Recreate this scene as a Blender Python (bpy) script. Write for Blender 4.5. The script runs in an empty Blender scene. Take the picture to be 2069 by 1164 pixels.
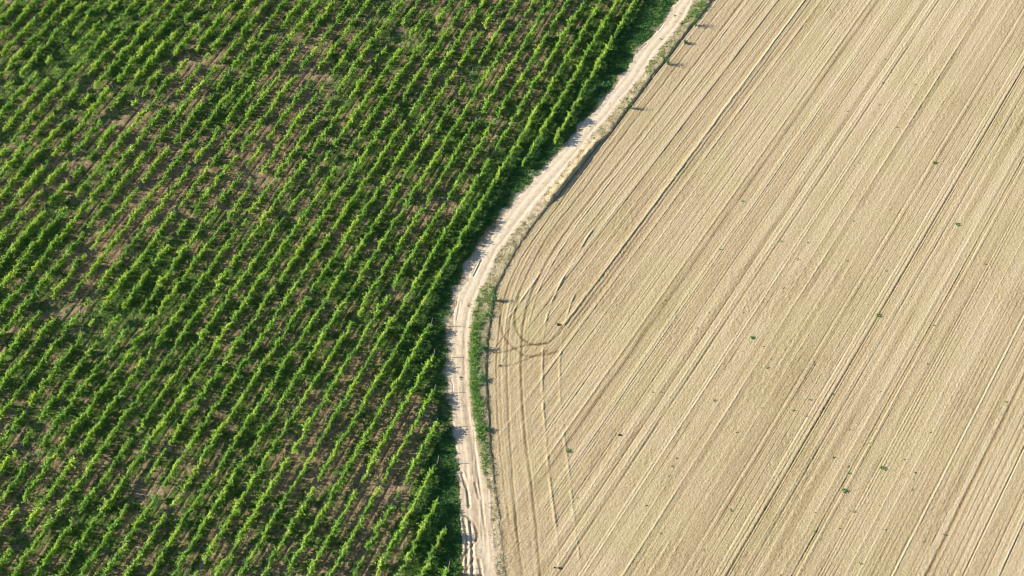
import bpy, math, random
import numpy as np
from mathutils import Vector

random.seed(7)
RNG = np.random.default_rng(11)
S = bpy.context.scene
COL = S.collection
R = math.radians

# ------------------------------------------------------------------ camera
W0, H0, F = 2069.0, 1164.0, 2300.0
PITCH = R(58.7)
D = 167.5
CY, CZ = -D * math.cos(PITCH), D * math.sin(PITCH)
cam_d = bpy.data.cameras.new("camera")
cam = bpy.data.objects.new("camera", cam_d); COL.objects.link(cam)
cam.location = (0, CY, CZ)
cam.rotation_euler = (R(90) - PITCH, 0, 0)
cam_d.sensor_width = 36.0
cam_d.lens = 36.0 * F / W0
cam_d.clip_start = 1.0
cam_d.clip_end = 4000.0
S.camera = cam

# ------------------------------------------------------------------ sky, sun, exposure
SUN_EL = 23.0
SUN_DIR = Vector((1.0, -0.10, -math.tan(R(SUN_EL)))).normalized()      # the way the light travels
w = bpy.data.worlds.new("World"); S.world = w; w.use_nodes = True
nt = w.node_tree
sky = nt.nodes.new("ShaderNodeTexSky"); sky.sky_type = 'NISHITA'; sky.sun_disc = False
sky.sun_elevation = R(SUN_EL); sky.sun_rotation = math.atan2(-1.0, 0.10)
sky.air_density = 1.0; sky.dust_density = 0.6; sky.ozone_density = 3.0
nt.links.new(sky.outputs[0], nt.nodes["Background"].inputs[0])
nt.nodes["Background"].inputs[1].default_value = 0.085
sd = bpy.data.lights.new("sun", 'SUN'); so = bpy.data.objects.new("sun", sd); COL.objects.link(so)
sd.energy = 5.0; sd.angle = R(0.5); sd.color = (1.0, 0.945, 0.84)
so.rotation_euler = SUN_DIR.to_track_quat('-Z', 'Y').to_euler()
so.location = (-200, 20, 90)
S.view_settings.view_transform = 'Standard'
S.view_settings.look = 'None'
S.view_settings.gamma = 1.0
S.view_settings.exposure = 1.0
S.cycles.filter_width = 1.05
S.cycles.max_bounces = 6

# ------------------------------------------------------------------ pixel -> ground (to read positions off the photograph)
def G(px, py, z=0.0):
    u = (px - W0 / 2) / F; v = (H0 / 2 - py) / F
    dx, dy, dz = u, math.cos(PITCH) + v * math.sin(PITCH), -math.sin(PITCH) + v * math.cos(PITCH)
    t = (z - CZ) / dz
    return (t * dx, CY + t * dy)

def P(x, y, z=0.0):
    ry, rz = y - CY, z - CZ
    dep = ry * math.cos(PITCH) - rz * math.sin(PITCH)
    up = ry * math.sin(PITCH) + rz * math.cos(PITCH)
    return (W0 / 2 + F * x / dep, H0 / 2 - F * up / dep)

def inview(x, y, m=60):
    ry = y - CY; dep = ry * math.cos(PITCH) + CZ * math.sin(PITCH); up = ry * math.sin(PITCH) - CZ * math.cos(PITCH)
    px = W0 / 2 + F * x / dep; py = H0 / 2 - F * up / dep
    return (px > -m) & (px < W0 + m) & (py > -m) & (py < H0 + m)

def line(pts): return np.array([G(a, b) for a, b in pts])

# ------------------------------------------------------------------ noise
def _hash(ix, iy, seed):
    n = (ix.astype(np.int64) * 374761393 + iy.astype(np.int64) * 668265263 + seed * 974711) & 0x7fffffff
    n = ((n ^ (n >> 13)) * 1274126177) & 0x7fffffff
    n = n ^ (n >> 16)
    return (n & 0xffffff) / float(0xffffff)
def noise(x, y, s, seed=0):
    x = x / s; y = y / s
    ix = np.floor(x); iy = np.floor(y); fx = x - ix; fy = y - iy
    fx = fx * fx * (3 - 2 * fx); fy = fy * fy * (3 - 2 * fy)
    a = _hash(ix, iy, seed); b = _hash(ix + 1, iy, seed); c = _hash(ix, iy + 1, seed); d = _hash(ix + 1, iy + 1, seed)
    return (a * (1 - fx) + b * fx) * (1 - fy) + (c * (1 - fx) + d * fx) * fy * 1.0
def fbm(x, y, s, seed=0, o=3):
    r = 0; a = 1; t = 0
    for i in range(o):
        r = r + a * noise(x, y, s / 2 ** i, seed + i * 17); t += a; a *= .55
    return r / t
def sstep(a, b, x):
    t = np.clip((x - a) / (b - a), 0, 1); return t * t * (3 - 2 * t)

# ------------------------------------------------------------------ the track's edges, as X over Y
def edge(pts):
    g = line(pts); g = g[np.argsort(g[:, 1])]
    # run on past the frame
    d0 = (g[1] - g[0]); d0 = d0 / d0[1]; d1 = (g[-1] - g[-3]); d1 = d1 / d1[1]
    g = np.vstack([g[0] - d0 * 400, g, g[-1] + d1 * 400])
    return g
LEFT = edge([(1373,0),(1360,13),(1347,39),(1322,67),(1293,100),(1275,129),(1263,150),(1229,191),(1208,219),(1180,247),(1144,296),(1127,314),(1085,358),(1044,404),(1013,447),(996,475),(977,497),(962,525),(951,550),(943,572),(928,600),(916,629),(912,680),(912,758),(916,850),(921,880),(928,941),(930,1019),(934,1083),(938,1164)])
RIGHT = edge([(1404,0),(1391,31),(1360,70),(1332,103),(1306,139),(1280,178),(1255,206),(1229,240),(1203,268),(1173,308),(1145,342),(1122,370),(1096,401),(1068,435),(1039,471),(1011,507),(996,540),(984,562),(970,592),(960,624),(953,660),(949,700),(949,740),(952,800),(961,860),(972,916),(980,950),(987,975),(993,1019),(998,1083),(1006,1164)])
FIELD = edge([(1438,0),(1417,28),(1396,52),(1363,95),(1340,126),(1314,157),(1291,191),(1260,229),(1230,271),(1207,290),(1158,352),(1122,397),(1106,417),(1080,450),(1055,486),(1036,517),(1014,559),(999,590),(993,629),(988,667),(984,700),(982,740),(984,790),(989,864),(992,903),(997,954),(1002,1000),(1010,1044),(1016,1122),(1020,1164)])
def sdist(E, x, y):
    xe = np.interp(y, E[:, 1], E[:, 0])
    s = (np.interp(y + 1.0, E[:, 1], E[:, 0]) - np.interp(y - 1.0, E[:, 1], E[:, 0])) / 2.0
    return (x - xe) / np.sqrt(1 + s * s)

AZ_V = math.atan2(3100 - W0 / 2, math.hypot(F, 3782))          # the vine rows' bearing
AZ_F = R(34.0)                                                  # the seed drill's bearing
vd = np.array([math.sin(AZ_V), math.cos(AZ_V)]); vn = np.array([-vd[1], vd[0]])
fd = np.array([math.sin(AZ_F), math.cos(AZ_F)]); fn = np.array([fd[1], -fd[0]])
SP = 2.6
A8 = np.array(G(870.5, 584, 1.2))

# ------------------------------------------------------------------ object helpers
def tag(o, label=None, cat=None, group=None, kind=None):
    if label: o["label"] = label
    if cat: o["category"] = cat
    if group: o["group"] = group
    if kind: o["kind"] = kind
    return o

def mesh_np(name, V, Fc, mats, mi=None, smooth=False, attrs=None):
    """V (n,3), Fc (m,k) all faces of one size."""
    me = bpy.data.meshes.new(name)
    V = np.asarray(V, dtype=np.float32); Fc = np.asarray(Fc, dtype=np.int32)
    m, k = Fc.shape
    me.vertices.add(len(V)); me.vertices.foreach_set("co", V.ravel())
    me.loops.add(m * k); me.loops.foreach_set("vertex_index", Fc.ravel())
    me.polygons.add(m); me.polygons.foreach_set("loop_start", np.arange(0, m * k, k, dtype=np.int32))
    me.polygons.foreach_set("loop_total", np.full(m, k, dtype=np.int32))
    if mi is not None: me.polygons.foreach_set("material_index", np.asarray(mi, dtype=np.int32))
    me.polygons.foreach_set("use_smooth", np.full(m, smooth, dtype=bool))
    for mt in mats: me.materials.append(mt)
    if attrs:
        for an, av in attrs.items():
            a = me.attributes.new(an, 'FLOAT', 'POINT'); a.data.foreach_set("value", np.asarray(av, dtype=np.float32))
    me.update(calc_edges=True)
    return me

def link(name, me, parent=None, loc=None):
    o = bpy.data.objects.new(name, me); COL.objects.link(o)
    if parent: o.parent = parent
    if loc is not None: o.location = loc
    return o

# ------------------------------------------------------------------ materials
class N:
    def __init__(s, name):
        s.m = bpy.data.materials.new(name); s.m.use_nodes = True; s.t = s.m.node_tree
        s.b = s.t.nodes["Principled BSDF"]; s.b.inputs["Specular IOR Level"].default_value = 0.15
        s.b.inputs["Roughness"].default_value = 0.9; s.out = s.t.nodes["Material Output"]
    def n(s, ty, **kw):
        x = s.t.nodes.new(ty)
        for k, v in kw.items(): setattr(x, k, v)
        return x
    def l(s, a, b): s.t.links.new(a, b)
    def attr(s, n): x = s.n("ShaderNodeAttribute"); x.attribute_name = n; return x.outputs["Fac"]
    def pos(s): return s.n("ShaderNodeNewGeometry").outputs["Position"]
    def noise(s, vec, sc, det=3, rough=.6):
        x = s.n("ShaderNodeTexNoise"); x.inputs["Scale"].default_value = sc; x.inputs["Detail"].default_value = det
        x.inputs["Roughness"].default_value = rough; s.l(vec, x.inputs["Vector"]); return x.outputs["Fac"]
    def ramp(s, fac, stops):
        x = s.n("ShaderNodeValToRGB"); e = x.color_ramp.elements
        e[0].position = stops[0][0]; e[0].color = (*stops[0][1], 1)
        e[1].position = stops[-1][0]; e[1].color = (*stops[-1][1], 1)
        for p, c in stops[1:-1]:
            q = e.new(p); q.color = (*c, 1)
        s.l(fac, x.inputs[0]); return x.outputs[0]
    def mix(s, f, a, b, bt='MIX'):
        x = s.n("ShaderNodeMix", data_type='RGBA', blend_type=bt)
        for v, i in ((f, 0), (a, 6), (b, 7)):
            if isinstance(v, (int, float)): x.inputs[i].default_value = v
            elif isinstance(v, tuple): x.inputs[i].default_value = (*v, 1)
            else: s.l(v, x.inputs[i])
        return x.outputs[2]
    def math(s, op, a, b=0.0, clamp=False):
        x = s.n("ShaderNodeMath", operation=op, use_clamp=clamp)
        for v, i in ((a, 0), (b, 1)):
            if isinstance(v, (int, float)): x.inputs[i].default_value = v
            else: s.l(v, x.inputs[i])
        return x.outputs[0]
    def bump(s, h, dist, strength=1.0):
        x = s.n("ShaderNodeBump"); x.inputs["Distance"].default_value = dist; x.inputs["Strength"].default_value = strength
        s.l(h, x.inputs["Height"]); s.l(x.outputs[0], s.b.inputs["Normal"])

def mat_field():
    s = N("dry_tilled_soil"); p = s.pos()
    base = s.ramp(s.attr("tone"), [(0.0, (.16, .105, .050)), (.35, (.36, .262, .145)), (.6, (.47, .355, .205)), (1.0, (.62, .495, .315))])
    g = s.noise(p, .07, 2)
    base = s.mix(s.math('MULTIPLY', s.math('SUBTRACT', g, .40, True), 1.3, True), base, s.mix(1.0, base, (.90, 1.0, .80), 'MULTIPLY'))
    sp = s.noise(p, 4.5, 4, .75)
    col = s.mix(1.0, base, s.ramp(sp, [(.30, (.60, .58, .52)), (.43, (.92, .92, .90)), (.6, (1.05, 1.05, 1.05)), (.72, (1.28, 1.26, 1.22))]), 'MULTIPLY')
    s.l(col, s.b.inputs["Base Color"])
    s.bump(s.math('ADD', s.noise(p, 3.0, 3, .7), s.math('MULTIPLY', s.noise(p, 9.0, 2, .6), .4)), .09, .8)
    return s.m

def mat_sand():
    s = N("pale_sandy_track"); p = s.pos()
    base = s.ramp(s.attr("tone"), [(0.0, (.20, .135, .08)), (.35, (.40, .30, .19)), (.6, (.62, .49, .335)), (1.0, (.76, .63, .46))])
    sp = s.noise(p, 1.6, 5, .7)
    col = s.mix(1.0, base, s.ramp(sp, [(.3, (.82, .78, .72)), (.5, (1, 1, 1)), (.7, (1.07, 1.06, 1.05))]), 'MULTIPLY')
    s.l(col, s.b.inputs["Base Color"])
    s.bump(s.noise(p, 4.0, 3, .7), .05, .6)
    return s.m

def mat_verge():
    s = N("dry_earth_bank"); p = s.pos()
    sp = s.noise(p, 1.5, 5, .75)
    base = s.ramp(sp, [(.3, (.16, .12, .06)), (.45, (.38, .29, .17)), (.6, (.52, .42, .28)), (.75, (.60, .50, .35))])
    base = s.mix(s.math('MULTIPLY', s.attr("green"), .8), base, (.10, .14, .04))
    s.l(base, s.b.inputs["Base Color"])
    s.bump(s.noise(p, 3.0, 3, .7), .15, .9)
    return s.m

def mat_vground():
    s = N("vineyard_soil_and_grass"); p = s.pos()
    sp = s.noise(p, 2.2, 5, .75)
    soil = s.ramp(sp, [(.25, (.08, .058, .032)), (.45, (.22, .155, .082)), (.62, (.34, .24, .135)), (.8, (.48, .37, .24))])
    gr = s.ramp(s.noise(p, 1.4, 4, .8), [(.25, (.016, .045, .012)), (.5, (.075, .125, .024)), (.75, (.22, .29, .055))])
    f = s.ramp(s.math('ADD', s.attr("green"), s.math('MULTIPLY', s.math('SUBTRACT', s.noise(p, .9, 4, .75), .5), 1.9)), [(.45, (0, 0, 0)), (.58, (1, 1, 1))])
    c = s.mix(f, soil, gr)
    c = s.mix(s.attr("sand"), c, s.ramp(sp, [(.3, (.40, .30, .19)), (.6, (.62, .50, .355))]))
    s.l(c, s.b.inputs["Base Color"])
    s.bump(s.math('ADD', s.noise(p, 2.5, 3, .7), s.math('MULTIPLY', f, .3)), .12, .9)
    return s.m

def mat_leaf(name, stops, trans=.35, scale=.0):
    s = N(name)
    geo = s.n("ShaderNodeNewGeometry"); oi = s.n("ShaderNodeObjectInfo")
    r = s.math('ADD', s.math('MULTIPLY', geo.outputs["Random Per Island"], .62), s.math('MULTIPLY', oi.outputs["Random"], .38))
    if scale: r = s.math('ADD', s.math('MULTIPLY', geo.outputs["Random Per Island"], .5), s.math('MULTIPLY', s.noise(geo.outputs["Position"], scale, 2), .5))
    c = s.ramp(r, stops)
    s.l(c, s.b.inputs["Base Color"]); s.b.inputs["Roughness"].default_value = .5; s.b.inputs["Specular IOR Level"].default_value = .45
    tr = s.n("ShaderNodeBsdfTranslucent"); s.l(s.mix(1.0, c, (1.25, 1.2, .5), 'MULTIPLY'), tr.inputs[0])
    mx = s.n("ShaderNodeMixShader"); mx.inputs[0].default_value = trans
    s.l(s.b.outputs[0], mx.inputs[1]); s.l(tr.outputs[0], mx.inputs[2]); s.l(mx.outputs[0], s.out.inputs[0])
    return s.m

def mat_plain(name, a, b, sc=6.0, rough=.85):
    s = N(name); tc = s.n("ShaderNodeTexCoord").outputs["Object"]
    s.l(s.ramp(s.noise(tc, sc, 4, .7), [(.35, a), (.65, b)]), s.b.inputs["Base Color"])
    s.b.inputs["Roughness"].default_value = rough; s.bump(s.noise(tc, sc * 3, 3), .01, .5)
    return s.m

M_FIELD, M_SAND, M_VERGE, M_VG = mat_field(), mat_sand(), mat_verge(), mat_vground()
M_VINE = mat_leaf("vine_leaf", [(0.0, (.040, .13, .026)), (.25, (.13, .30, .035)), (.5, (.27, .46, .050)), (.75, (.46, .61, .085)), (1.0, (.70, .72, .17))], .40)
M_WEED = mat_leaf("ground_weed_leaf", [(0.0, (.018, .060, .014)), (.5, (.065, .130, .022)), (.8, (.16, .22, .035)), (1.0, (.34, .32, .09))], .25, .35)
M_LUSH = mat_leaf("lush_weed_leaf", [(0.0, (.014, .085, .028)), (.5, (.035, .155, .038)), (1.0, (.095, .24, .045))], .25, .5)  # dark weed green, pushed bluish so the teal of shade is in the colour
M_BANKG = mat_leaf("bank_grass_blade", [(0.0, (.07, .18, .035)), (.5, (.14, .31, .055)), (1.0, (.28, .42, .09))], .3, .6)
M_DRY = mat_leaf("dry_grass_blade", [(0.0, (.09, .09, .03)), (.3, (.20, .19, .06)), (.55, (.36, .30, .13)), (.75, (.24, .26, .08)), (1.0, (.50, .42, .23))], .2, .6)
M_OLIVE = mat_leaf("olive_weed_leaf", [(0.0, (.12, .13, .03)), (.6, (.24, .25, .06)), (1.0, (.40, .36, .12))], .25, .6)
M_WOOD = mat_plain("weathered_post_wood", (.20, .16, .13), (.42, .37, .32), 8)
M_BARK = mat_plain("vine_bark", (.06, .04, .03), (.16, .11, .08), 10)
M_WIRE = mat_plain("galvanised_wire", (.10, .10, .10), (.20, .20, .19), 4, .5)
M_ROCK = mat_plain("pale_clod", (.30, .25, .20), (.55, .50, .44), 5)
M_DARK = mat_plain("dark_clod", (.05, .035, .025), (.13, .09, .06), 5)

# ------------------------------------------------------------------ polyline distance fields
def pdist(pl, x, y, lim):
    """signed distance (+ = right of travel) and arc length; far points are lim."""
    best = np.full(x.shape, lim, dtype=np.float64); sg = np.ones(x.shape); arc = np.zeros(x.shape); acc = 0.0
    for i in range(len(pl) - 1):
        a, b = pl[i], pl[i + 1]; L = math.hypot(*(b - a)); d = (b - a) / L
        rx, ry = x - a[0], y - a[1]
        t = np.clip(rx * d[0] + ry * d[1], 0, L)
        ex, ey = rx - t * d[0], ry - t * d[1]
        q = np.sqrt(ex * ex + ey * ey); m = q < best
        best[m] = q[m]; sg[m] = np.sign(ex * d[1] - ey * d[0])[m]; arc[m] = (acc + t)[m]
        acc += L
    return best, sg, arc

def smooth_line(pts, n=3):
    g = line(pts)
    for _ in range(n):
        if len(g) < 3: break
        q = [g[0]]
        for i in range(len(g) - 1):
            q += [g[i] * .75 + g[i + 1] * .25, g[i] * .25 + g[i + 1] * .75]
        g = np.array(q + [g[-1]])
    return g

# traced marks in the field: kind, width m, depth/height m, tone shift, points in the photograph, dash
MARKS = [
 ('g', .34, .04, -.46, [(1502,0),(1280,294),(1158,447),(1110,520),(1073,590),(1057,650),(1053,720),(1054,800),(1060,880),(1072,965),(1083,1060),(1091,1164)], 0),
 ('g', .30, .035, -.38, [(1471,0),(1244,294),(1169,400),(1117,460),(1077,530),(1050,590),(1034,630),(1026,680),(1024,740),(1026,800),(1029,870),(1035,960),(1043,1060),(1056,1164)], 0),
 ('r', .30, .12, .12, [(1626,0),(1400,307),(1230,536),(1140,655)], 0),
 ('g', .26, .04, -.22, [(1640,0),(1412,307),(1244,536),(1150,662)], 0),
 ('g', .22, .05, -.24, [(1440,0),(1215,294),(1140,400),(1085,475),(1048,530),(1022,590),(1008,660),(1002,740),(1006,850),(1016,960),(1030,1060)], 0),
 ('r', .20, .05, .14, [(1450,0),(1228,294),(1152,400),(1097,470),(1060,530),(1036,590),(1020,650),(1014,740),(1018,850),(1026,960),(1040,1080)], 0),
 ('r', .20, .06, .14, [(1512,0),(1290,294),(1170,447),(1122,520),(1084,590),(1068,650)], 0),
 ('r', .22, .085, .16, [(1203,460),(1190,473),(1148,544),(1130,577),(1106,630),(1098,674),(1095,726),(1096,797),(1101,873),(1106,925),(1111,977),(1119,1030),(1127,1095),(1132,1164)], 1),
 ('r', .18, .065, .14, [(1164,588),(1148,627),(1137,670),(1130,729),(1131,797),(1137,862),(1147,935),(1153,985),(1161,1058),(1166,1092),(1174,1152)], 1),
 ('r', .24, .07, .10, [(1093,550),(1064,590),(1030,640)], 0),
 ('t', .35, .035, -.30, [(1013,605),(1010,640),(1012,666),(1025,692),(1046,708),(1059,718),(1078,721),(1106,716),(1130,710)], 0),
 ('t', .35, .035, -.34, [(1049,600),(1040,635),(1040,650),(1044,667),(1054,684),(1070,695),(1091,698),(1111,691),(1130,674),(1142,655)], 0),
 ('t', .30, .02, -.26, [(999,713),(1028,710),(1054,699),(1085,695),(1105,693)], 0),
 ('t', .30, .02, -.26, [(1010,739),(1036,737),(1057,729),(1083,718),(1110,708)], 0),
]
# straight marks, all parallel with the drill: kind, width, size, tone, a point of the photograph
STRAIGHT = [
 ('g',.26,.07,-.40,1898,0),('r',.20,.05,.14,1889,0),('g',.20,.055,-.34,1973,300),('g',.22,.06,-.34,2004,300),('r',.24,.05,.18,1996,300),('g',.10,.04,-.22,2014,300),
 ('g',.42,.04,-.32,2020,864),('g',.16,.05,-.30,1932,300),('g',.55,.04,-.22,1872,0),('g',.15,.06,-.26,1810,0),('r',.20,.05,.16,1803,0),('g',.14,.06,-.28,1727,0),
 ('r',.24,.06,.16,1759,0),('r',.20,.05,.14,1768,0),('g',.12,.05,-.2,1776,0),('g',.20,.06,-.26,1575,0),('r',.20,.06,.18,1568,0),('g',.14,.05,-.24,1533,0),('r',.16,.05,.16,1526,0),
 ('r',.16,.05,.16,1481,0),('g',.12,.05,-.24,1490,0),('g',.12,.05,-.2,1691,0),('r',.2,.05,.16,1684,0),('g',.14,.04,-.2,1796,0),('r',.16,.05,.14,1833,0),('g',.14,.04,-.2,1820,0),
 ('r',.18,.05,.14,1930,0),('r',.2,.04,.12,1995,0),('g',.12,.04,-.2,2050,0),('r',.14,.05,.14,1660,0),('g',.12,.04,-.2,1602,0),('g',.12,.04,-.2,1551,0),('r',.14,.05,.12,1509,0),
 ('g',.16,.08,-.30,1766,864),('r',.18,.08,.20,1776,864),('g',.14,.05,-.28,1909,864),('g',.20,.04,-.22,1951,864),('r',.14,.05,.18,1956,864),('g',.14,.05,-.28,1999,864),
 ('r',.14,.05,.16,2029,864),('r',.14,.05,.16,2040,864),('g',.13,.05,-.26,2056,864),('g',.13,.05,-.26,2069,905),('g',.13,.05,-.28,2069,995),('g',.10,.04,-.2,1824,864),('g',.10,.04,-.2,1927,864),
 ('g',.10,.04,-.2,1857,580),('g',.12,.05,-.22,1785,580),('r',.16,.05,.18,1764,580),('g',.12,.04,-.22,1726,580),('g',.12,.04,-.22,1893,580),('r',.34,.04,.16,1904,580),('r',.20,.05,.16,1973,580),
 ('r',.13,.06,.22,2017,580),('r',.16,.05,.16,2069,642),('g',.22,.04,-.2,2069,696),('r',.14,.05,.16,2069,722),('r',.2,.05,.14,1803,300),('r',.12,.05,.16,1865,300),('r',.16,.05,.16,1901,300),
 ('g',.12,.04,-.2,1911,300),('g',.12,.04,-.2,2069,321),('r',.14,.05,.16,2069,339),('r',.18,.05,.16,2069,413),('g',.12,.04,-.2,2069,434),('g',.12,.05,-.24,1448,640),('g',.14,.06,-.24,1276,640),
 ('r',.22,.05,.16,1268,640),('g',.12,.05,-.2,1330,640),('r',.16,.06,.16,1322,640),('g',.14,.05,-.24,1200,944),('r',.16,.05,.16,1205,860),('g',.14,.04,-.2,1146,700),('r',.14,.05,.16,1190,690),
]
MARKS = [(k, wd, h, tn, smooth_line(p, 2 if len(p) > 4 else 0), ds) for k, wd, h, tn, p, ds in MARKS]

_r = np.random.default_rng(5)
NQ = 4000; QS = .05
_raw = _r.random(NQ)
def prof(q, s, seed):
    return noise(q, np.zeros_like(q) + seed * 3.7, s, seed)

_pyy = np.array([G(1100, p)[1] for p in range(-200, 1400, 20)])
PYTAB = (_pyy[::-1], np.array(list(range(-200, 1400, 20)), float)[::-1])

def field_height(x, y):
    shp = x.shape
    de = sdist(FIELD, x, y)
    # the drill lines fan a little over the field
    q = (x * fn[0] + y * fn[1]); t = x * fd[0] + y * fd[1]
    hw = sstep(9.5, 3.5, de + 1.5 * (noise(x, y, 6, 3) - .5))       # headland weight
    def lines(c, sd, k=1.0):
        z = (prof(c, .55, sd) - .5) * .018 + (prof(c, .24, sd + 1) - .5) * .022
        spike = prof(c, .14, sd + 2)
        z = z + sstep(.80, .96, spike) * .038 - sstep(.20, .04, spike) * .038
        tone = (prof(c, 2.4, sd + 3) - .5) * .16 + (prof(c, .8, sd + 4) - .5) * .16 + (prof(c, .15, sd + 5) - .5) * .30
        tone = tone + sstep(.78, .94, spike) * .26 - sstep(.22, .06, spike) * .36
        return z, tone
    z1, t1 = lines(q, 20); z2, t2 = lines(de * 1.0 + .12 * noise(x, y, 3, 8), 60)
    # lines break up along their length
    br = .30 + 1.2 * noise(q * 4, t * .25, 1.0, 9)
    z = z1 * br * (1 - .55 * hw) + z2 * hw * .8
    tone = .62 + t1 * 1.25 * br * (1 - .55 * hw) + t2 * hw * .8
    tone = tone + .05 * (fbm(x, y, 14, 31) - .5) + .10 * sstep(20, 75, x)
    z = z + (fbm(x, y, .30, 40, 2) - .5) * .018 + (RNG.random(shp) - .5) * .030
    tone = tone + (RNG.random(shp) - .5) * .14
    tone = tone + (noise(x, y, .35, 47) - .5) * .12 - .05 * sstep(.5, .7, noise(q, t * .05, 1.8, 48)) - .22 * (RNG.random(shp) > .985)
    patch = sstep(.55, .72, noise(q * .9, t * .25, 1.6, 44)) * sstep(.40, .6, noise(x, y, 9, 46))
    z = z + patch * (noise(x, y, .26, 45) - .5) * .055
    tone = tone - patch * .06
    fade = 1 - .75 * hw
    qr = np.random.default_rng(91); qa = -10.0
    while qa < 100:
        qa += qr.uniform(.35, 1.5); wd = qr.uniform(.13, .19); sg_ = qr.choice([-1, 1]); am = qr.uniform(.4, 1.0)
        idx = np.nonzero(np.abs(q - qa) < .5)[0]
        if not len(idx): continue
        b = np.exp(-((q[idx] - qa + .04 * (noise(t[idx], t[idx] * 0 + qa, 2.5, 55) - .5)) / (wd * .5)) ** 2) * am * sstep(.25, .55, noise(t[idx], t[idx] * 0 + qa * 3, 9.0, 56)) * fade[idx]
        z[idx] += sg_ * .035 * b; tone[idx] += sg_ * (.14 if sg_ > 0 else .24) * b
    for i_, (kind, wd, h, tn, px, pyy) in enumerate(STRAIGHT):
        a = G(px, pyy); d = np.abs(q - (a[0] * fn[0] + a[1] * fn[1]) + .05 * (noise(t, t * 0 + i_, 3.0, 50) - .5))
        idx = np.nonzero(d < 1.0)[0]; dd = d[idx]
        wd = max(wd, .15)
        along = (.50 + .8 * noise(t[idx], t[idx] * 0 + i_ * 3.1, 5.0, 52)) * fade[idx]
        b = np.exp(-(dd / (wd * .5)) ** 2)
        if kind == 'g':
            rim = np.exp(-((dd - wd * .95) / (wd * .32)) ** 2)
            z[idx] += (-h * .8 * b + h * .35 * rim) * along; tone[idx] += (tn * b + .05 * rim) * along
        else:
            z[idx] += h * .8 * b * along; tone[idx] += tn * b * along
    for kind, wd, h, tn, pl, ds in MARKS:
        lo = pl.min(0) - 1.5; hi = pl.max(0) + 1.5
        idx = np.nonzero((x > lo[0]) & (x < hi[0]) & (y > lo[1]) & (y < hi[1]))[0]
        if not len(idx): continue
        if len(idx) > 4000 and len(pl) < 8:
            pass
        xi, yi = x[idx], y[idx]
        wob = .10 * (noise(xi, yi, 1.3, 51) - .5)
        d, sg, arc = pdist(pl, xi, yi, 9.0)
        d = np.abs(d * sg + wob)
        along = .85 + .4 * noise(arc, arc * 0 + h * 100, 2.6, 52)
        if ds: along = along * (.35 + .9 * sstep(.25, .6, noise(arc, arc * 0, 1.6, 53)))
        b = np.exp(-(d / (wd * .5)) ** 2)
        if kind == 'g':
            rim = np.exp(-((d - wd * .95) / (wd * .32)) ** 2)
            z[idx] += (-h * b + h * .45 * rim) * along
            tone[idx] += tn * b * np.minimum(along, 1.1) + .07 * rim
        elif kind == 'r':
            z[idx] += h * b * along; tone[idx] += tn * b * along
        else:
            flat = sstep(wd * .62, wd * .40, d)
            z[idx] += -h * flat; tone[idx] += tn * flat * (.95 + .3 * noise(xi, yi, .5, 54))
    return z, np.clip(tone, 0, 1), de

def grid(x0, x1, y0, y1, st):
    xs = np.arange(x0, x1 + st / 2, st); ys = np.arange(y0, y1 + st / 2, st)
    X, Y = np.meshgrid(xs, ys); return X, Y
def grid_obj(name, X, Y, Z, keep, mat, attrs):
    ny, nx = X.shape
    i = np.arange(ny * nx).reshape(ny, nx)
    Fc = np.stack([i[:-1, :-1], i[:-1, 1:], i[1:, 1:], i[1:, :-1]], -1).reshape(-1, 4)
    k = keep.reshape(ny, nx)
    fk = (k[:-1, :-1] & k[:-1, 1:] & k[1:, 1:] & k[1:, :-1]).ravel()
    Fc = Fc[fk]
    used = np.zeros(ny * nx, bool); used[Fc.ravel()] = True
    remap = np.cumsum(used) - 1
    V = np.stack([X.ravel(), Y.ravel(), Z.ravel()], -1)[used]
    me = mesh_np(name, V, remap[Fc], [mat], smooth=True, attrs={a: v.ravel()[used] for a, v in attrs.items()})
    return link(name, me)

def bank(x, y, dr, de):
    """height of the verge bank between the track and the field"""
    wid = np.maximum(dr - de, .4)
    py = np.interp(y, *PYTAB)                         # how far along the track, read as rows of the photograph
    hb = np.interp(py, [0, 150, 270, 295, 330, 395, 415, 520, 600, 700, 900, 1000, 1164], [.20, .18, .20, .44, .54, .50, .14, .12, .14, .16, .14, .06, .04])
    u = np.clip(dr / wid, 0, 1)
    hh = hb * (.25 + .75 * sstep(.15, .8, u)) * sstep(-.1, .35, dr)
    fall = sstep(.18, -.12, de)                        # steep face to the field
    return hh * fall
# ---- field (fine part the photograph shows, then the wide plain round it)
qs = np.arange(-60, 106, .09); ts = np.arange(-72, 104, .20)
Q, T = np.meshgrid(qs, ts)
X = Q * fn[0] + T * fd[0]; Y = Q * fn[1] + T * fd[1]
x, y = X.ravel(), Y.ravel()
lx = np.interp(y, FIELD[:, 1], FIELD[:, 0])
ok = (x > lx - .7) & inview(x, y, 130)
z = np.full(x.shape, -.05); tone = np.full(x.shape, .55); de = np.full(x.shape, -9.0)
zz, tt, dd_ = field_height(x[ok], y[ok]); z[ok] = zz; tone[ok] = tt; de[ok] = dd_
z = np.where(de < .1, z - .06 * sstep(.1, -.3, de), z)
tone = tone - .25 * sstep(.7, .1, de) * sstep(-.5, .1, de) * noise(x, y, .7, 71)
keep = (de > -.35) & ok
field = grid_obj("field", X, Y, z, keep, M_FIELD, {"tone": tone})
tag(field, kind="structure")

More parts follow.
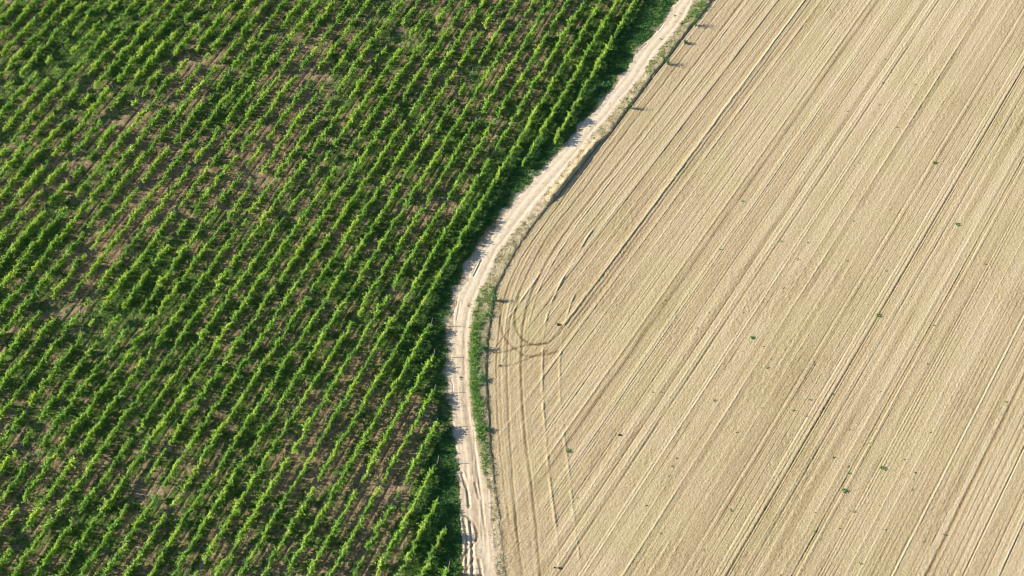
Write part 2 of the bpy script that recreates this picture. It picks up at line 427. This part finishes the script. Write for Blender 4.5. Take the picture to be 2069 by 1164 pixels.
# ---- vineyard ground
def vine_green(x, y):
    dl = sdist(LEFT, x, y)
    g = .50 + .45 * (fbm(x, y, 7, 101, 3) - .5) + .35 * (noise(x, y, 1.2, 103) - .5) + .10 * sstep(-60, 20, -x - y * 0)
    py = np.interp(y, *PYTAB)
    wl = np.interp(py, [0, 300, 350, 420, 500, 850, 890, 1164], [.8, .9, .8, .7, .7, .6, .9, .9])
    edgeoff = np.interp(py, [0, 300, 420, 500, 600, 850, 885, 1164], [.0, .1, .5, .8, .8, .6, .0, .0]) + 2.0 * (noise(x, y, 2.2, 78) - .5) * np.interp(py, [850, 900], [1, .2])
    g = g + .60 * wl * sstep(-9, -3.5, dl) * sstep(.3, -.6, dl) * (.4 + .9 * noise(x, y, 3.5, 77))
    g = g - 1.2 * sstep(-.4, .4, dl + edgeoff)
    for (px, py, r, a) in VPATCH:
        cx, cy = G(px, py); g = g + .75 * a * np.exp(-(((x - cx) * vd[1] - (y - cy) * vd[0]) / r) ** 2 - (((x - cx) * vd[0] + (y - cy) * vd[1]) / (r * 2.6)) ** 2)
    return g, dl
VPATCH = [(205,65,4.0,.6),(150,30,3,.4),(300,100,3,.4),(320,90,2.5,.4),(300,550,3,.4),(290,560,2,.4),(240,600,3,.35),(60,480,3,.3),(470,200,2.5,.4),(700,560,3,.2),(90,130,3,.3),
          (830,840,2.6,-.75),(850,905,2.6,-.55),(770,1000,4,-.35),(880,985,1.8,-.5),(360,340,5,-.45),(620,130,5,-.35),(430,120,3,-.3),(560,300,5,-.35),(300,250,4,-.3),(640,900,4,-.3),
          (500,700,4,-.15),(250,480,5,-.3),(100,380,4,-.3),(900,100,5,-.1),(1180,60,3,.2),(1240,100,3,.6),(1190,160,3,.5),(900,600,3,.6),(860,700,3,.5),(900,950,2,.8),(905,1050,2,.8),(1060,300,3,.5),(1000,400,3,.5)]
X, Y = grid(-104, 34, -54, 72, .16)
x, y = X.ravel(), Y.ravel()
g, dl = vine_green(x, y)
off = ((x - A8[0]) * vn[0] + (y - A8[1]) * vn[1]) / SP
u = off - np.floor(off)                                # 0 at a row, .5 mid alley
inv = sstep(.6, -2.5, dl + 2.0)
groove = np.exp(-((u - .30) / .045) ** 2) + np.exp(-((u - .70) / .045) ** 2)
al = noise(np.floor(off) * 7.7, (x * vd[0] + y * vd[1]), 5.0, 88)
z = (fbm(x, y, .6, 90, 2) - .5) * .12 + (RNG.random(x.shape) - .5) * .03 - groove * .10 * inv * (.3 + al) + .05 * np.cos(u * 2 * math.pi) * inv
z = z - .09 * sstep(.0, .5, dl)
g = g - .25 * groove * inv
py = np.interp(y, *PYTAB)
sandy = sstep(-.7, .5, dl + np.interp(py, [0, 300, 420, 500, 600, 850, 885, 1164], [.0, .3, .5, .7, .7, .5, -.2, -.2]) + 1.8 * (noise(x, y, 1.4, 91) - .5)) * .85
keep = dl < .8
vg = grid_obj("vineyard_ground", X, Y, z, keep, M_VG, {"green": g, "sand": sandy})
tag(vg, kind="structure")

# ---- sandy track
RUTS = [
 (.34, .15, -.30, [(933,957),(945,993),(948,1024)]), (.28, .10, -.22, [(960,977),(968,1008)]),
 (.36, .16, -.32, [(937,1049),(945,1096),(942,1164)]), (.34, .15, -.30, [(950,1055),(954,1096),(955,1164)]),
 (.32, .10, -.36, [(934,1039),(955,1052),(968,1085),(952,1104),(937,1122),(925,1150)]), (.28, .09, -.28, [(958,1127),(940,1155)]),
 (.30, .12, -.26, [(968,1132),(973,1164)]), (.26, .10, -.30, [(973,526),(958,557)]), (.20, .08, -.22, [(965,531),(954,554)]),
 (.22, .06, -.16, [(929,612),(923,648)]), (.24, .10, -.30, [(1345,38),(1330,62)]), (.24, .10, -.30, [(1306,88),(1293,101)]),
 (.25,.07,-.14,[(957,870),(962,930),(972,1000),(978,1060)]),
]
RUTS = [(a, b, c, smooth_line(p, 2)) for a, b, c, p in RUTS]
X, Y = grid(-10, 36, -54, 72, .10)
x, y = X.ravel(), Y.ravel()
dl = sdist(LEFT, x, y); dr = sdist(RIGHT, x, y)
wav = .5 * (noise(x, y, 1.6, 120) - .5) + .25 * (noise(x, y, .5, 121) - .5)
wid = np.maximum(dl - dr, .5); u = dl / wid
z = .015 + (fbm(x, y, .5, 122, 2) - .5) * .02
tone = .68 + .16 * (fbm(x, y, 3, 123) - .5) + .05 * np.cos((u - .5) * 4 * math.pi) * -1 + .08 * (noise(dl, y * 0, .3, 124) - .5) * 2
z = z - .03 * (np.exp(-((u - .28) / .09) ** 2) + np.exp(-((u - .72) / .09) ** 2))
py = np.interp(y, *PYTAB)
low = sstep(560, 700, py)
tone = tone - .12 * low * noise(x, y, .9, 126) - .07 * low
z = z + low * (noise(dl * 3, y * .4, .6, 127) - .5) * .035
for wd, h, tn, pl in RUTS:
    lo = pl.min(0) - 1; hi = pl.max(0) + 1
    idx = np.nonzero((x > lo[0]) & (x < hi[0]) & (y > lo[1]) & (y < hi[1]))[0]
    if not len(idx): continue
    d, sg, arc = pdist(pl, x[idx], y[idx], 9.0)
    d = np.abs(d + .10 * (noise(x[idx], y[idx], .6, 128) - .5)); b = np.exp(-(d / (wd * .55)) ** 2)
    z[idx] += (-h * b + h * .4 * np.exp(-((d - wd * 1.0) / (wd * .4)) ** 2)) * .6; tone[idx] += tn * .8 * b
ed = np.minimum(dl + wav, -dr + wav)
z = z - .15 * sstep(.15, -.6, ed)
keep = (dl > -.7) & (dr < .8)
track = grid_obj("dirt_track", X, Y, z, keep, M_SAND, {"tone": np.clip(tone, 0, 1)})
tag(track, kind="structure")

# ---- the bank between track and field
X, Y = grid(-8, 40, -54, 72, .10)
x, y = X.ravel(), Y.ravel()
dr = sdist(RIGHT, x, y); de = sdist(FIELD, x, y)
zb = bank(x, y, dr, de + .2 * (noise(x, y, .8, 131) - .5)) + (fbm(x, y, .7, 130, 3) - .5) * .16 * sstep(-.1, .4, dr) * sstep(.2, -.1, de)
zb = zb - .10 * sstep(.05, .35, de) - .06 * sstep(.2, -.4, dr)
py = np.interp(y, *PYTAB)
gb = np.interp(py, [0, 60, 110, 200, 400, 540, 600, 660, 930, 960, 1164], [.6, .5, .5, .2, .15, .35, .6, 1, .9, .25, .1]) * (.3 + noise(x, y, .8, 133))
keep = (dr > -.5) & (de < .5)
vb = grid_obj("earth_bank", X, Y, zb, keep, M_VERGE, {"green": np.clip(gb, 0, 1)})
tag(vb, kind="structure")

# ---- plain ground beyond, to the horizon (a frame round the detailed sheets)
def plain():
    pts = []
    xs = [-3000, -103.5, 103.5, 3000]; ys = [-3000, -53.5, 71.5, 3000]
    V = [(a, b, -.30) for b in ys for a in xs]
    Fc = [(j * 4 + i, j * 4 + i + 1, j * 4 + i + 5, j * 4 + i + 4) for j in range(3) for i in range(3)]
    me = mesh_np("ground", np.array(V), np.array(Fc), [M_FIELD], attrs={"tone": np.full(16, .5)})
    tag(link("ground", me), kind="structure")
plain()

# ------------------------------------------------------------------ foliage building blocks
def leaves(C, L, Wd, dirv, nrm):
    """two-triangle leaves folded on the midrib, as quads: base, side, tip, side"""
    side = np.cross(dirv, nrm); side /= np.linalg.norm(side, axis=1, keepdims=True) + 1e-9
    n = len(C)
    a = C; b = C + dirv * L[:, None] * .5 + side * Wd[:, None] * .5 + nrm * L[:, None] * .10
    c = C + dirv * L[:, None]; d = C + dirv * L[:, None] * .5 - side * Wd[:, None] * .5 + nrm * L[:, None] * .10
    V = np.stack([a, b, c, d], 1).reshape(-1, 3)
    Fc = np.arange(4 * n).reshape(n, 4)
    return V, Fc
def unit(v): return v / (np.linalg.norm(v, axis=-1, keepdims=True) + 1e-9)

def tube(p, q, r0, r1, n=5):
    p, q = np.array(p, float), np.array(q, float); d = unit(q - p)
    a = np.array([1, 0, 0]) if abs(d[0]) < .8 else np.array([0, 1, 0])
    s = unit(np.cross(d, a)); t = np.cross(d, s)
    ang = np.arange(n) * 2 * math.pi / n
    ring = np.cos(ang)[:, None] * s + np.sin(ang)[:, None] * t
    V = np.vstack([p + ring * r0, q + ring * r1])
    Fc = [(i, (i + 1) % n, n + (i + 1) % n, n + i) for i in range(n)]
    return V, np.array(Fc)
class MB:
    def __init__(s): s.V = []; s.F = []; s.M = []; s.n = 0
    def add(s, V, Fc, mi=0):
        s.V.append(V); s.F.append(np.asarray(Fc) + s.n); s.M.append(np.full(len(Fc), mi)); s.n += len(V)
    def tube(s, p, q, r0, r1=None, mi=0, n=5): s.add(*tube(p, q, r0, r0 if r1 is None else r1, n), mi)
    def mesh(s, name, mats, smooth=False):
        return mesh_np(name, np.vstack(s.V), np.vstack(s.F), mats, np.concatenate(s.M), smooth)

# ---- grapevine variants: row runs along local Y
def vine_mesh(seed, vig):
    r = np.random.default_rng(seed); mb = MB()
    mb.tube((0, 0, -.05), (r.normal(0, .03), r.normal(0, .05), .70), .035, .025, 1)
    for s in (-1, 1): mb.tube((0, 0, .70), (r.normal(0, .04), s * .62, .76), .022, .012, 1)
    C, Dv, Nn, L = [], [], [], []
    nsh = int(18 * vig) + 3; span = .42 + .27 * vig
    for i in range(nsh):
        y0 = r.uniform(-span, span); h = r.uniform(.65, 1.15) * (.7 + .3 * vig); out = r.normal(0, .17)
        ly = r.normal(0, .20)
        if r.random() < .32: out += r.choice([-1, 1]) * r.uniform(.3, .75); h *= r.uniform(.7, 1.15)
        nl = int(15 * (.6 + .4 * vig))
        cp = [np.array([out * q * q * 1.1, y0 + ly * q, .66 + h * q * (1 - .12 * q * abs(out) * 3)]) for q in (0, .5, 1)]
        mb.tube(cp[0], cp[1], .009, .007, 1, 3); mb.tube(cp[1], cp[2], .007, .003, 1, 3)
        for j in range(nl):
            t = (j + .5) / nl; sp = .075 * (1 - .5 * t)
            p = np.array([out * t * t * 1.1 + r.normal(0, sp), y0 + ly * t + r.normal(0, sp), .66 + h * t * (1 - .12 * t * abs(out) * 3)])
            d = np.array([r.normal(), r.normal(), r.uniform(-.3, .9)]); d /= np.linalg.norm(d)
            nn = np.array([r.normal(0, .7) - .75, r.normal(0, .7), 1.0]); nn /= np.linalg.norm(nn)
            sz = r.uniform(.16, .29) * (1.1 - .45 * t)
            C.append(p); Dv.append(d); Nn.append(nn); L.append(sz)
    for i in range(int(60 * vig)):                      # skirt of hanging leaves
        C.append([r.normal(0, .15), r.uniform(-span, span), r.uniform(.5, .95)]); d = r.normal(size=3); Dv.append(d / np.linalg.norm(d))
        nn = np.array([r.normal(), r.normal(), .8]); Nn.append(nn / np.linalg.norm(nn)); L.append(r.uniform(.13, .21))
    L = np.array(L)
    V, Fc = leaves(np.array(C), L, L * .95, np.array(Dv), np.array(Nn))
    mb.add(V, Fc, 0)
    return mb.mesh("grapevine", [M_VINE, M_BARK])
VM_FULL = [vine_mesh(100 + i, 1.0 + .12 * (i % 3)) for i in range(12)]
VM_MID = [vine_mesh(200 + i, .72) for i in range(7)]
VM_WEAK = [vine_mesh(300 + i, .45) for i in range(6)]

def post_mesh(lean=0.0):
    mb = MB(); mb.tube((0, 0, -.1), (0, lean, 1.72), .045, .04, n=6)
    V = np.array([[math.cos(a) * .04, lean + math.sin(a) * .04, 1.72] for a in np.arange(6) * math.pi / 3]); mb.add(V, [(0, 1, 2, 3), (0, 3, 4, 5)])
    return mb.mesh("post", [M_WOOD])
PM, PM_END = post_mesh(0), post_mesh(.62)

ORD = ["first","second","third","fourth","fifth","sixth","seventh","eighth","ninth","tenth","eleventh","twelfth","thirteenth","fourteenth","fifteenth","sixteenth","seventeenth","eighteenth","nineteenth","twentieth"]
def ordinal(n):
    if n <= 20: return ORD[n - 1]
    tens = {2: ("twentieth", "twenty"), 3: ("thirtieth", "thirty"), 4: ("fortieth", "forty"), 5: ("fiftieth", "fifty")}[n // 10]
    return tens[0] if n % 10 == 0 else tens[1] + "-" + ORD[n % 10 - 1]

rowrng = np.random.default_rng(77)
def make_row(k, top=None, bottom=None, label=None):
    base = A8 + vn * SP * (k - 8)
    ts = np.arange(-150, 150, .25)
    vis = [t for t in ts if (lambda q: -75 < q[0] < 2140 and -70 < q[1] < 1240)(P(base[0] + vd[0] * t, base[1] + vd[1] * t, 1.0))]
    if not vis: return
    t0, t1 = vis[0], vis[-1]
    if top is not None:
        g = np.array(G(top[0], top[1], 1.72)); t1 = float((g - base) @ vd) - .62
    if bottom is not None:
        g = np.array(G(bottom[0], bottom[1], .8)); t0 = float((g - base) @ vd)
    if t1 - t0 < 1.5: return
    ang = -AZ_V
    mid = (t0 + t1) / 2
    root = bpy.data.objects.new("vine_row", None); COL.objects.link(root)
    root.location = (base[0] + vd[0] * mid, base[1] + vd[1] * mid, 0); root.rotation_euler = (0, 0, ang)
    root.empty_display_size = .5
    def child(name, me, tt, xo=0, rz=0, sc=(1, 1, 1)):
        o = bpy.data.objects.new(name, me); COL.objects.link(o); o.parent = root
        o.location = (xo, tt - mid, 0); o.rotation_euler = (0, 0, rz); o.scale = sc
        return o
    t = t0 + .4; n = 0; miss = 0
    while t < t1 - .2:
        px_, py_ = base[0] + vd[0] * t, base[1] + vd[1] * t
        a = float(noise(np.array([px_]), np.array([py_]), 4.5, 200)[0]); b = float(noise(np.array([k * 9.3]), np.array([t]), 2.2, 201)[0])
        v = .45 * a + .55 * b + rowrng.normal(0, .13)
        v += .10 * sstep(30, -10, k - 8.0)
        dlv = float(sdist(LEFT, np.array([px_]), np.array([py_]))[0])
        if v > .25 and n < 98:
            ms = VM_WEAK if v < .33 else VM_MID if v < .46 else VM_FULL
            me = ms[rowrng.integers(len(ms))]
            s = rowrng.uniform(.80, 1.14)
            o = child("grapevine", me, t, rowrng.normal(0, .08), rowrng.normal(0, .10), (s * rowrng.uniform(.62, 1.05), s * (1 if rowrng.random() < .5 else -1), s * rowrng.uniform(.85, 1.15)))
            n += 1
        else: miss += 1
        t += 1.22 + rowrng.normal(0, .07)
    # posts
    tp = t0 + 1.0
    while tp < t1 - 2:
        child("post", PM, tp, rowrng.normal(0, .03), rowrng.uniform(0, 3), (1, 1, rowrng.uniform(.92, 1.03))); tp += 6.1
    if top is not None: child("post", PM_END, t1 - .05)
    mb = MB()
    for h, r_ in ((.72, .012), (1.15, .004), (1.55, .004)):
        mb.tube((0, t0 - mid, h), (0, t1 - mid + (.36 * h if top is not None else 0), h), r_, n=4)
    if top is not None:                                 # tie down from the leaning end post
        mb.tube((0, t1 - mid + .60, 1.66), (0, t1 - mid + 1.7, .0), .008, n=4)
    o = link("wire", mb.mesh("wire", [M_WIRE]), root)
    tag(root, label, "vine row", "parallel trellised rows of grapevines")
    return root

TOPS = {0: (908,1133), 1: (901,1062), 2: (887,1005), 3: (887,920), 4: (884,845), 5: (880,776), 6: (877,704), 7: (874,642)}
EXTRA = {0: "shortest vine row, at the bottom right corner of the vineyard beside the track",
         1: "vine row with the long bare pale end post, second from the vineyard's bottom right corner",
         2: "vine row with a browned tip, third counting left from the vineyard's bottom right corner",
         3: "vine row with a bare gap near its end, fourth from the vineyard's bottom right corner",
         4: "leafy vine row ending by the straight track, fifth from the vineyard's bottom right corner",
         5: "patchy vine row ending beside brown soil, sixth from the vineyard's bottom right corner",
         6: "vine row with a bare pole at its tip, seventh from the vineyard's bottom right corner",
         7: "last vine row that ends at the bend of the track, eighth from bottom right corner",
         8: "outermost unbroken vine row, running from bottom edge past the track's bend to the top"}
for k in range(0, 45):
    lb = EXTRA.get(k) or "green vine row, %s parallel row to the left of the one passing the track's bend" % ordinal(k - 8)
    make_row(k, TOPS.get(k), None, lb)
make_row(7, None, (1056, 332), "short upper vine row just left of the track, nearest but one to the upper track")
make_row(6, None, (1117, 283), "shortest upper vine row, nearest the track in the upper part, its vines spaced apart")

# ------------------------------------------------------------------ stuff: weeds and grasses
def blades(x, y, z, h, wd, spread, mat, name, seed, per=3):
    r = np.random.default_rng(seed)
    n = len(x); x = np.repeat(x, per); y = np.repeat(y, per); z = np.repeat(z, per); h = np.repeat(h, per); m = len(x)
    x = x + r.normal(0, spread, m); y = y + r.normal(0, spread, m)
    a = r.uniform(0, 2 * math.pi, m); tilt = r.uniform(.15, 1.25, m)
    L = h * r.uniform(.6, 1.25, m); Wd = wd * r.uniform(.6, 1.4, m)
    d = np.stack([np.cos(a) * np.sin(tilt), np.sin(a) * np.sin(tilt), np.cos(tilt)], -1)
    s = np.stack([-np.sin(a), np.cos(a), r.normal(0, .3, m)], -1)
    base = np.stack([x, y, z - .02], -1)
    V = np.stack([base - s * Wd[:, None] * .3, base + d * L[:, None] * .55 - s * Wd[:, None] * .5, base + d * L[:, None] , base + d * L[:, None] * .55 + s * Wd[:, None] * .5], 1).reshape(-1, 3)
    return link(name, mesh_np(name, V, np.arange(4 * m).reshape(m, 4), [mat]))

r = np.random.default_rng(400)
n = 330000
x = r.uniform(-98, 30, n); y = r.uniform(-50, 66, n)
# keep only what the photograph can see, plus a margin
g, dl = vine_green(x, y)
gg = g + 1.0 * (noise(x, y, 1.1, 301) - .5) + .5 * (noise(x, y, .45, 302) - .5)
off = ((x - A8[0]) * vn[0] + (y - A8[1]) * vn[1]) / SP; u = off - np.floor(off)
gr = np.exp(-((u - .30) / .06) ** 2) + np.exp(-((u - .70) / .06) ** 2)
k = inview(x, y) & (dl < -.25) & (gg - .45 * gr > .50) & (r.random(n) < sstep(.42, .85, gg) * .75 + .2)
x, y, gg, dl = x[k], y[k], gg[k], dl[k]
near = sstep(-10, -3, dl + 2 * (noise(x, y, 3, 303) - .5)) * np.interp(np.interp(y, *PYTAB), [0, 400, 520, 820, 880], [1, .9, .5, .5, 1])
lush = (r.random(len(x)) < near * .95 + .12 * (noise(x, y, 5, 304) > .6))
hh = .10 + .20 * sstep(.5, 1.1, gg) * r.random(len(x)) + .08 * near * r.random(len(x))
zz = np.zeros(len(x))
tag(blades(x[~lush], y[~lush], zz[~lush], hh[~lush], .075, .10, M_WEED, "ground_weeds", 401),
    "patchy low green weeds growing on the soil between the vine rows", "weeds", None, "stuff")
tag(blades(x[lush], y[lush], zz[lush], hh[lush] * 1.25, .085, .11, M_LUSH, "lush_weeds", 402, 4),
    "dense dark green weeds along the vineyard's edge by the track", "weeds", None, "stuff")

# bank vegetation
n = 240000
x = r.uniform(-8, 40, n); y = r.uniform(-50, 66, n)
dr = sdist(RIGHT, x, y); de = sdist(FIELD, x, y); py = np.interp(y, *PYTAB)
wid = np.maximum(dr - de, .4)
zb = bank(x, y, dr, de)
inb = (dr > -.35) & (de < .05) & inview(x, y)
GR = np.interp(py, [0, 40, 70, 100, 125, 160, 260, 330, 350, 380, 560, 590, 625, 655, 680, 900, 925, 960, 1000, 1164], [.42, .42, .25, .45, .35, .2, .1, .1, .3, .08, .15, .42, .35, .8, 1, 1, .8, .5, .12, .08])
gsel = inb & (noise(x, y, 1.0, 310) * .7 + .3 * r.random(n) < GR) & (r.random(n) < .5)
tall = np.interp(py, [0, 60, 120, 600, 650, 900, 960, 1164], [.35, .3, .25, .3, .55, .5, .25, .15])
# the tall strip keeps to its own band
strip = (py > 640) & (py < 935)
uu = dr / wid
gsel &= ~(strip & ((uu < .0) | (uu > .54 + .25 * (noise(x, y, 1.2, 312) - .5))))
tag(blades(x[gsel], y[gsel], zb[gsel], tall[gsel], .07, .09, M_BANKG, "bank_grass", 410, 5),
    "bright green tall grass strip on the bank between track and field", "grass", None, "stuff")
dsel = inb & ~gsel & (noise(x, y, .9, 311) > .44) & (r.random(n) < .42)
tag(blades(x[dsel], y[dsel], zb[dsel], np.full(dsel.sum(), .22), .06, .09, M_DRY, "dry_bank_grass", 411, 3),
    "dry straw and olive grass tufts on the bank beside the sandy track", "grass", None, "stuff")

# sparse olive sprigs on the track and on the sandy shoulder
n = 16000
x = r.uniform(-10, 34, n); y = r.uniform(-50, 66, n)
dl = sdist(LEFT, x, y); dr = sdist(RIGHT, x, y); py = np.interp(y, *PYTAB); wid = dl - dr; u = dl / wid
c = noise(x, y, .8, 320)
k = inview(x, y) & (dl > -.5) & (dr < .2) & (((py > 600) & (u < .75) & (c > .70)) | ((np.abs(u - .55) < .12) & (c > .80)) | ((dl < .7) & (c > .62)) | ((py > 930) & (u > .62) & (c > .62)))
tag(blades(x[k], y[k], np.full(k.sum(), .03), np.full(k.sum(), .11), .06, .07, M_OLIVE, "track_sprigs", 420, 3),
    "sparse olive sprigs scattered over the sandy track", "weeds", None, "stuff")
n = 7000
x = r.uniform(-5, 95, n); y = r.uniform(-50, 66, n); de = sdist(FIELD, x, y)
qq = x * fn[0] + y * fn[1]; c = .5 * noise(x, y, 6, 330) + .5 * noise(qq, (x * fd[0] + y * fd[1]) * .2, .5, 331)
k = inview(x, y) & (de > 1) & (r.random(n) < sstep(.5, .85, c) * .8 + .03)
tag(blades(x[k], y[k], np.full(k.sum(), .01), np.full(k.sum(), .09), .05, .06, M_OLIVE, "field_seedlings", 430, 3),
    "tiny olive seedlings sprinkled over the tilled field", "weeds", None, "stuff")

# ------------------------------------------------------------------ single weeds, shrubs, clods
def plant_mesh(seed, rad, h, nl, ls, mat, name, stem=True):
    r = np.random.default_rng(seed); mb = MB()
    C, Dv, Nn, L = [], [], [], []
    ns = max(4, nl // 12)
    for i in range(ns):
        a = r.uniform(0, 2 * math.pi); o = rad * math.sqrt(r.random()); tip = np.array([math.cos(a) * o, math.sin(a) * o, h * r.uniform(.5, 1.0) * (1 - .3 * o / rad)])
        if stem: mb.tube((tip[0] * .2, tip[1] * .2, -.03), tip, .010, .004, 1, 4)
        for j in range(nl // ns):
            t = r.uniform(.2, 1.0); p = tip * t + r.normal(0, .05 * rad / .3, 3) * np.array([1, 1, .5]); p[2] = max(p[2], .02)
            d = np.array([math.cos(a), math.sin(a), r.uniform(-.2, .8)]) + r.normal(0, .5, 3); C.append(p); Dv.append(d / np.linalg.norm(d))
            nn = np.array([r.normal(0, .6), r.normal(0, .6), 1]); Nn.append(nn / np.linalg.norm(nn)); L.append(ls * r.uniform(.6, 1.3))
    L = np.array(L); V, Fc = leaves(np.array(C), L, L * .6, np.array(Dv), np.array(Nn)); mb.add(V, Fc, 0)
    return mb.mesh(name, [mat, M_BARK])
FW = [(1801,147),(1782,168),(1848,171),(1790,120),(1888,330),(1623,349),(1990,152),(1812,257),(1736,330),(1424,351),(1885,267),(1777,212),(1712,225),(1723,3),(1500,407),(1456,504),(1578,488),(1633,491),(1584,583),(1520,683),(1502,631),(1773,638),(1933,454),(1887,657),(1549,743),(1717,736),(1791,547),(1613,525),(1723,446),(1712,526),(1874,735),(2050,618),(1943,567),(1542,699),(1990,533),(1445,809),(1681,796),(1636,808),(1604,829),(1630,840),(1778,792),(1878,874),(1757,895),(1773,867),(1715,869),(1683,925),(1713,943),(1714,957),(1782,946),(1848,956),(1843,990),(1705,992),(1725,1034),(1647,1037),(1476,1031),(1647,1075),(1777,1022),(1908,1081),(1739,1139),(1655,1089),(2032,812),(1697,1069),(1828,930),(1539,825),(1489,873),(1791,1071),(1578,1163),(1866,1095),(1345,606),(1340,614),(1433,632),(1408,664),(1318,791),(1337,792),(1444,810),(1147,911),(1135,880),(1367,925),(1359,942),(1353,962),(1166,1006),(1306,1020),(1335,1077),(1423,1112)]
BIG = {(1705,992): "largest leafy green weed in the tilled field, beside a pale ridge at lower right",
       (1773,638): "leafy green weed in a dark furrow, right of the field's centre", (1147,911): "leafy green weed near the headland, closest of the field's large weeds to the track",
       (1520,683): "leafy green weed alone in the middle of the tilled field", (1782,946): "leafy green weed with a dark shadow, to the right of the largest field weed",
       (1933,454): "leafy green weed high in the right part of the field", (1888,330): "olive green weed clump in the upper right of the tilled field"}
GREENS = {(1714,957),(1713,943),(1683,925),(1848,956),(1725,1034),(1476,1031),(1887,657),(1757,895),(1908,1081),(1681,796),(1456,504),(1578,488),(2032,812),(1636,808),(1843,990),(1739,1139),(1549,743),(1500,407),(1604,829),(1647,1075)}
big = [plant_mesh(500 + i, .29, .28, 110, .13, M_BANKG, "weed_plant") for i in range(3)]
sm = [plant_mesh(510 + i, .17, .15, 45, .10, M_BANKG, "weed_plant") for i in range(4)]
ol = [plant_mesh(520 + i, .22, .08, 26, .10, M_OLIVE, "weed_plant") for i in range(4)]
for i, p in enumerate(FW):
    gx, gy = G(*p)
    me = big[i % 3] if p in BIG else sm[i % 4] if p in GREENS else ol[i % 4]
    o = link("weed_plant", me, None, (gx, gy, 0)); o.rotation_euler = (0, 0, i * 1.7); s = .85 + .3 * ((i * 37) % 10) / 10; o.scale = (s, s, s)
    if p in BIG: tag(o, BIG[p], "weed", "single weeds in the tilled field")
    elif p in GREENS: tag(o, "small green weed standing singly in the tilled field", "weed", "single weeds in the tilled field")
    else: tag(o, "faint olive weed tuft flat on the tilled soil", "weed", "single weeds in the tilled field")

SHR = [(1405,52,1.9,.5,"leafy shrub on the bank at the top edge, its shadow on the field"),
       (1385,88,.9,.35,"low shrub on the bank just below the topmost one"),
       (1350,130,1.9,.5,"bushy shrub on the bank beside the upper track, second casting a long shadow"),
       (1273,219,1.8,.42,"shrub on the bank at its dark broken stretch, halfway down the upper track"),
       (999,607,1.5,.35,"shrub on the bank just under the track's bend, thin shadow across tyre marks"),
       (975,705,1.1,.6,"dark green bush within the tall grass strip, its shadow touching the field"),
       (976,768,.6,.45,"round green bush lower in the tall grass strip beside the field"),
       (985,870,.5,.35,"small green bush at the tapering lower end of the grass strip")]
for i, (px, py, h, rad, lb) in enumerate(SHR):
    gx, gy = G(px, py); me = plant_mesh(600 + i, rad, h, 240, .15, M_LUSH, "shrub")
    zb_ = float(bank(np.array([gx]), np.array([gy]), sdist(RIGHT, np.array([gx]), np.array([gy])), sdist(FIELD, np.array([gx]), np.array([gy])))[0])
    tag(link("shrub", me, None, (gx, gy, zb_)), lb, "shrub", "shrubs along the earth bank")
for i, (px, py, me_s, lb) in enumerate([(1363,33,ol,"topmost olive tuft growing in the middle of the track"), (1333,78,ol,"olive tuft on the middle of the track, below the topmost one"), (1172,262,ol,"yellowish tuft on the track's upper straight"),
                                   (946,616,ol,"olive tuft on the track just below its bend"), (930,765,ol,"grey-green tuft on the lower straight of the track")]):
    gx, gy = G(px, py); o = link("weed_plant", me_s[i % 4], None, (gx, gy, .03)); o.scale = (1.5, 1.5, 1.3); tag(o, lb, "weed", "tufts growing on the track")

def clod_mesh(seed, s, mat, name):
    r = np.random.default_rng(seed); bm_ = []
    n1, n2 = 9, 6; V = []; Fc = []
    for j in range(n2 + 1):
        th = math.pi * j / n2
        for i in range(n1):
            ph = 2 * math.pi * i / n1; rr = r.uniform(.72, 1.15)
            V.append((s[0] * rr * math.sin(th) * math.cos(ph), s[1] * rr * math.sin(th) * math.sin(ph), s[2] * rr * math.cos(th) + s[2] * .4))
    for j in range(n2):
        for i in range(n1):
            a = j * n1 + i; b = j * n1 + (i + 1) % n1; Fc.append((a, b, b + n1, a + n1))
    return mesh_np(name, np.array(V), np.array(Fc), [mat])
for i, (px, py, s, mt, nm, ct, lb) in enumerate([
    (1127,656,(.19,.27,.14),M_DARK,"clod","clod","dark earth clod on the field beside the end of the tyre loop"),
    (1112,404,(.36,.30,.30),M_ROCK,"rock","rock","pale grey rock at the foot of the bank where the dark ledge ends"),
    (1117,398,(.22,.20,.2),M_ROCK,"rock","rock","smaller pale rock beside the larger one where the bank's dark ledge ends"),
    (1130,1148,(.19,.15,.11),M_DARK,"clod","clod","dark clod at the bottom of the field on the dashed ridge"),
    (1120,1147,(.12,.12,.09),M_DARK,"clod","clod","small brown clod left of the dark one at the field's bottom"),
    (1251,879,(.20,.16,.12),M_DARK,"clod","clod","brown clod lying alone in the lower middle of the field"),
    (1010,739,(.16,.16,.10),M_DARK,"clod","clod","dark clod at the left end of the lower tyre arc"),
    (1008,470,(.0,.0,.0),None,"","","")]):
    if mt is None: continue
    gx, gy = G(px, py)
    tag(link(nm, clod_mesh(700 + i, s, mt, nm), None, (gx, gy, .03)), lb, ct, None)
print("objects", len(bpy.data.objects))
